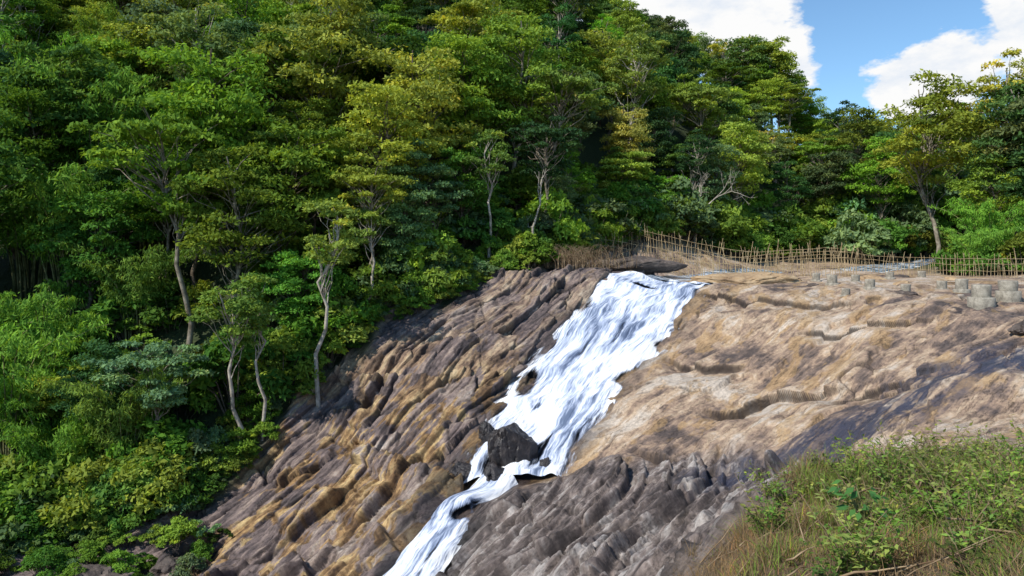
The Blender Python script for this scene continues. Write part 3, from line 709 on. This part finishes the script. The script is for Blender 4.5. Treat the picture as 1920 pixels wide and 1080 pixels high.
# ---------------------------------------------------------------- grass on the bank
rr=np.random.default_rng(9)
def blades(name,hr,wr,xy,mat,color):
    X_,Y_=xy; m=len(X_); z=ground_z(X_,Y_)
    h=rr.uniform(*hr,m)*(0.4+0.9*sstep(-0.3,0.4,gnoise(np.stack([X_*0.8,Y_*0.8,X_*0],1))+0.5*gnoise(np.stack([X_*2.5,Y_*2.5,X_*0],1))))
    az=rr.uniform(0,2*np.pi,m); lean=rr.uniform(0.1,1.3,m); w=rr.uniform(*wr,m)
    d=np.stack([np.cos(az),np.sin(az)],1); sdv=np.stack([-np.sin(az),np.cos(az)],1)
    rows=[]
    for t,ww in ((0,1.0),(0.4,0.9),(0.75,0.6),(1.0,0.08)):
        ctr=np.stack([X_+d[:,0]*lean*h*t**2,Y_+d[:,1]*lean*h*t**2,z-0.03+h*(t-0.35*lean*t**2)],1)
        o=np.concatenate([sdv,np.zeros((m,1))],1)*(w*ww/2)[:,None]
        rows.append(ctr-o); rows.append(ctr+o)
    V=np.stack(rows,1).reshape(-1,3); base=(np.arange(m)*8)[:,None]
    Qb=np.concatenate([base+np.array([[0,1,3,2]]),base+np.array([[2,3,5,4]]),base+np.array([[4,5,7,6]])])
    tint=np.repeat(np.clip(0.5+0.3*gnoise(np.stack([X_,Y_,X_*0+4],1))+rr.normal(size=m)*0.22,0,1),8)
    o=add_obj(name,build_mesh(name,V,Qb,[mat],attrs=dict(tint=tint))); o.color=(*color,1); return o
def bank_pts(n,thr=0.5,f=lambda x,y:np.ones(len(x),bool)):
    x=rr.uniform(0,16,n*3); y=rr.uniform(5.5,15,n*3); k=(bank_mask(x,y)>thr)&f(x,y)&(np.abs(x)<0.85*y+1); return x[k][:n],y[k][:n]
gn=lambda x,y,s=0.45,o=0: gnoise(np.stack([x*s+o,y*s,x*0],1))
blades('grass',(0.12,0.50),(0.007,0.014),bank_pts(55000,0.30,lambda x,y:gn(x,y)+0.22*(x-5.4)>rr.normal(size=len(x))*0.28),grassm,(0.19,0.28,0.06))
blades('dry_grass',(0.10,0.45),(0.005,0.010),bank_pts(62000,0.15,lambda x,y:gn(x,y,0.45,9)-0.10*(x-7.6)>rr.normal(size=len(x))*0.4),grassm,(0.27,0.195,0.12))
def make_weed(name,seed,h,n,L,spread=0.3):
    rr=np.random.default_rng(seed); acc=Acc()
    for i in range(n):
        an=rr.uniform(0,6.28); d=np.array([math.cos(an),math.sin(an),0]); H=h*rr.uniform(0.6,1)
        t=np.linspace(0,1,5)[:,None]; p=d*spread*t**1.5*h+np.array([0,0,1])*H*t+rr.normal(size=(5,3))*0.01
        acc.add(*tube(p,np.linspace(0.006,0.003,5),3),0)
        m=14; u=rr.uniform(0.2,1,m); C=np.stack([np.interp(u,t[:,0],p[:,k]) for k in range(3)],1)
        a=rr.normal(size=(m,3)); a[:,2]*=0.3; a/=np.linalg.norm(a,axis=1)[:,None]; C+=a*L*0.5
        leaves(acc,C,a,np.array([[0,0,1.0]])+rr.normal(size=(m,3))*0.3,L*rr.uniform(0.6,1.2,m),L*0.42*np.ones(m),np.clip(0.5+rr.normal(size=m)*0.15,0,1))
    return acc.mesh(name,[dry_stick,leafm])
WD=[make_weed('weed_a',61,0.6,9,0.085,0.5),make_weed('weed_b',62,0.3,12,0.06,0.8),make_weed('weed_c',63,0.75,7,0.10,0.6)]
weeds=empty('weeds')
wx,wy=bank_pts(640,0.3,lambda x,y:gn(x,y,0.7)+0.2*(x-4.8)>0.0)
for i,(x,y) in enumerate(zip(wx,wy)):
    if y<7: continue
    s=rr.uniform(0.4,1.3); add_obj('weed_%d'%i,WD[i%3],weeds,(x,y,gz(x,y)),rr.uniform(0,6.28),(s,s,s),vary([(0.17,0.28,0.055),(0.11,0.21,0.055),(0.25,0.30,0.08)][i%3],rr))
# broad leaved plant
acc=Acc()
for i in range(34):
    an=rr.uniform(0,6.28); q=rr.uniform(0.05,0.36); tip=np.array([math.cos(an)*q,math.sin(an)*q,rr.uniform(0.2,0.55)])
    acc.add(*tube(np.array([[0,0,-0.05],tip*np.array([0.4,0.4,0.7]),tip]),[0.006,0.005,0.003],4),0)
    ax=np.array([[math.cos(an),math.sin(an),-0.25+rr.normal()*0.3]])
    leaves(acc,(tip+ax[0]*0.05)[None,:],ax,np.array([[0,-0.4,1.0]])+rr.normal(size=(1,3))*0.3,[rr.uniform(0.13,0.20)],[0.08],np.array([rr.uniform(0.3,0.75)]))
add_obj('broad_leaved_plant',acc.mesh('broad_leaved_plant',[green_cane,leafm]),None,(4.55,9.7,gz(4.55,9.7)+0.2),0,(1,1,1),(0.07,0.19,0.06))
# fallen twigs
acc=Acc()
for i in range(110):
    x=rr.uniform(2.0,10); y=rr.uniform(6.5,13.5)
    if bank_mask(np.array([x]),np.array([y]))[0]<0.4: continue
    L_=rr.uniform(0.3,1.3); an=rr.normal()*0.6; k=5; t=np.linspace(-0.5,0.5,k)
    xs=x+t*L_*math.cos(an); ys=y+t*L_*math.sin(an); zs=ground_z(xs,ys)+0.06+rr.uniform(0,0.25)+rr.normal(size=k)*0.02+t*rr.normal()*0.25
    acc.add(*tube(np.stack([xs,ys,zs],1),np.linspace(0.014,0.005,k)*rr.uniform(0.4,1.3),5),0)
add_obj('fallen_twigs',acc.mesh('fallen_twigs',[dry_stick]))
# dry brush at the top of the left rock
acc=Acc()
for i in range(500):
    x=rr.normal()*1.7; y=rr.normal()*0.8; an=rr.uniform(0,6.28); h=rr.uniform(1.0,2.6); ln=rr.uniform(0.2,1.4)
    t=np.linspace(0,1,4)[:,None]; p=np.array([x,y,0])+np.array([math.cos(an),math.sin(an),0])*ln*t**2+np.array([0,0,1])*h*(t-0.35*t**2)
    acc.add(*tube(p,[0.018,0.015,0.011,0.005],3),0)
add_obj('dry_brush',acc.mesh('dry_brush',[dry_stick]),None,(4.0,50.3,gz(4,50.3)-0.1))

# ---------------------------------------------------------------- sky, sun
S=Vector((-0.54,-0.44,0.70)).normalized()
w=bpy.data.worlds.new('World'); scene.world=w; w.use_nodes=True
b=NB(w,True)
sky=b.n('ShaderNodeTexSky'); sky.sky_type='NISHITA'; sky.sun_disc=False
sky.sun_elevation=math.asin(S.z); sky.sun_rotation=math.atan2(S.x,S.y); sky.altitude=800; sky.air_density=1.0; sky.dust_density=0.2; sky.ozone_density=1.5
dv=b.n('ShaderNodeTexCoord').outputs['Generated']
wn=b.n('ShaderNodeTexNoise',{'Vector':dv,'Scale':5.0,'Detail':4.0,'Roughness':0.55}).outputs[0]
wn2=b.n('ShaderNodeTexNoise',{'Vector':b.mapping(dv,(1,1,2.0)),'Scale':16.0,'Detail':5.0,'Roughness':0.62}).outputs[0]
tot=None
def blob(px_,py_,rad,amp):
    global tot
    v=Vector(((px_-960)/1400,1,(470-py_)/1400)).normalized()
    d=b.n('ShaderNodeVectorMath',{0:dv,1:tuple(v)},operation='DISTANCE').outputs['Value']
    m=b.math('MULTIPLY',b.math('SUBTRACT',1.0,b.math('DIVIDE',d,rad),clamp=True),amp)
    tot=m if tot is None else b.math('ADD',tot,m)
for q in [(1260,0,0.13,0.9),(1400,50,0.085,0.9),(1500,130,0.04,0.8),(1680,160,0.05,0.9),(1780,125,0.055,1.0),(1750,170,0.06,0.9),(1925,20,0.05,0.9),(2080,100,0.14,0.9),(900,100,0.3,0.6)]: blob(*q)
val=b.math('ADD',tot,b.math('ADD',b.math('MULTIPLY',b.math('SUBTRACT',wn,0.5),0.8),b.math('MULTIPLY',b.math('SUBTRACT',wn2,0.5),1.3)))
mask=b.ramp(val,[(0.22,0.0),(0.42,1.0)])
shade=b.ramp(b.math('ADD',wn2,b.math('MULTIPLY',wn,0.4)),[(0.5,(0.80,0.86,0.95)),(0.72,(1.0,1.0,1.0))])
skyc=b.mix(1.0,sky.outputs[0],(0.90,1.12,1.20),'MULTIPLY')
bg1=b.n('ShaderNodeBackground',{'Color':skyc,'Strength':0.14}).outputs[0]
bg2=b.n('ShaderNodeBackground',{'Color':shade,'Strength':0.98}).outputs[0]
b.n('ShaderNodeOutputWorld',{'Surface':b.n('ShaderNodeMixShader',{0:mask,1:bg1,2:bg2}).outputs[0]})
ld=bpy.data.lights.new('sun','SUN'); ld.energy=5.0; ld.angle=math.radians(0.5); ld.color=(1.0,0.95,0.86)
lo=bpy.data.objects.new('sun',ld); scene.collection.objects.link(lo); lo.rotation_euler=S.to_track_quat('Z','Y').to_euler()

cam=bpy.data.cameras.new('camera'); cam.sensor_width=36; cam.lens=1400/1920*36; cam.shift_y=-70/1920; cam.clip_end=3000; cam.clip_start=0.05
cob=bpy.data.objects.new('camera',cam); scene.collection.objects.link(cob); cob.location=(0,0,0); cob.rotation_euler=(math.radians(90),0,0)
scene.camera=cob
scene.view_settings.view_transform='Standard'; scene.view_settings.look='None'; scene.view_settings.exposure=0
print('done',time.time()-T0)
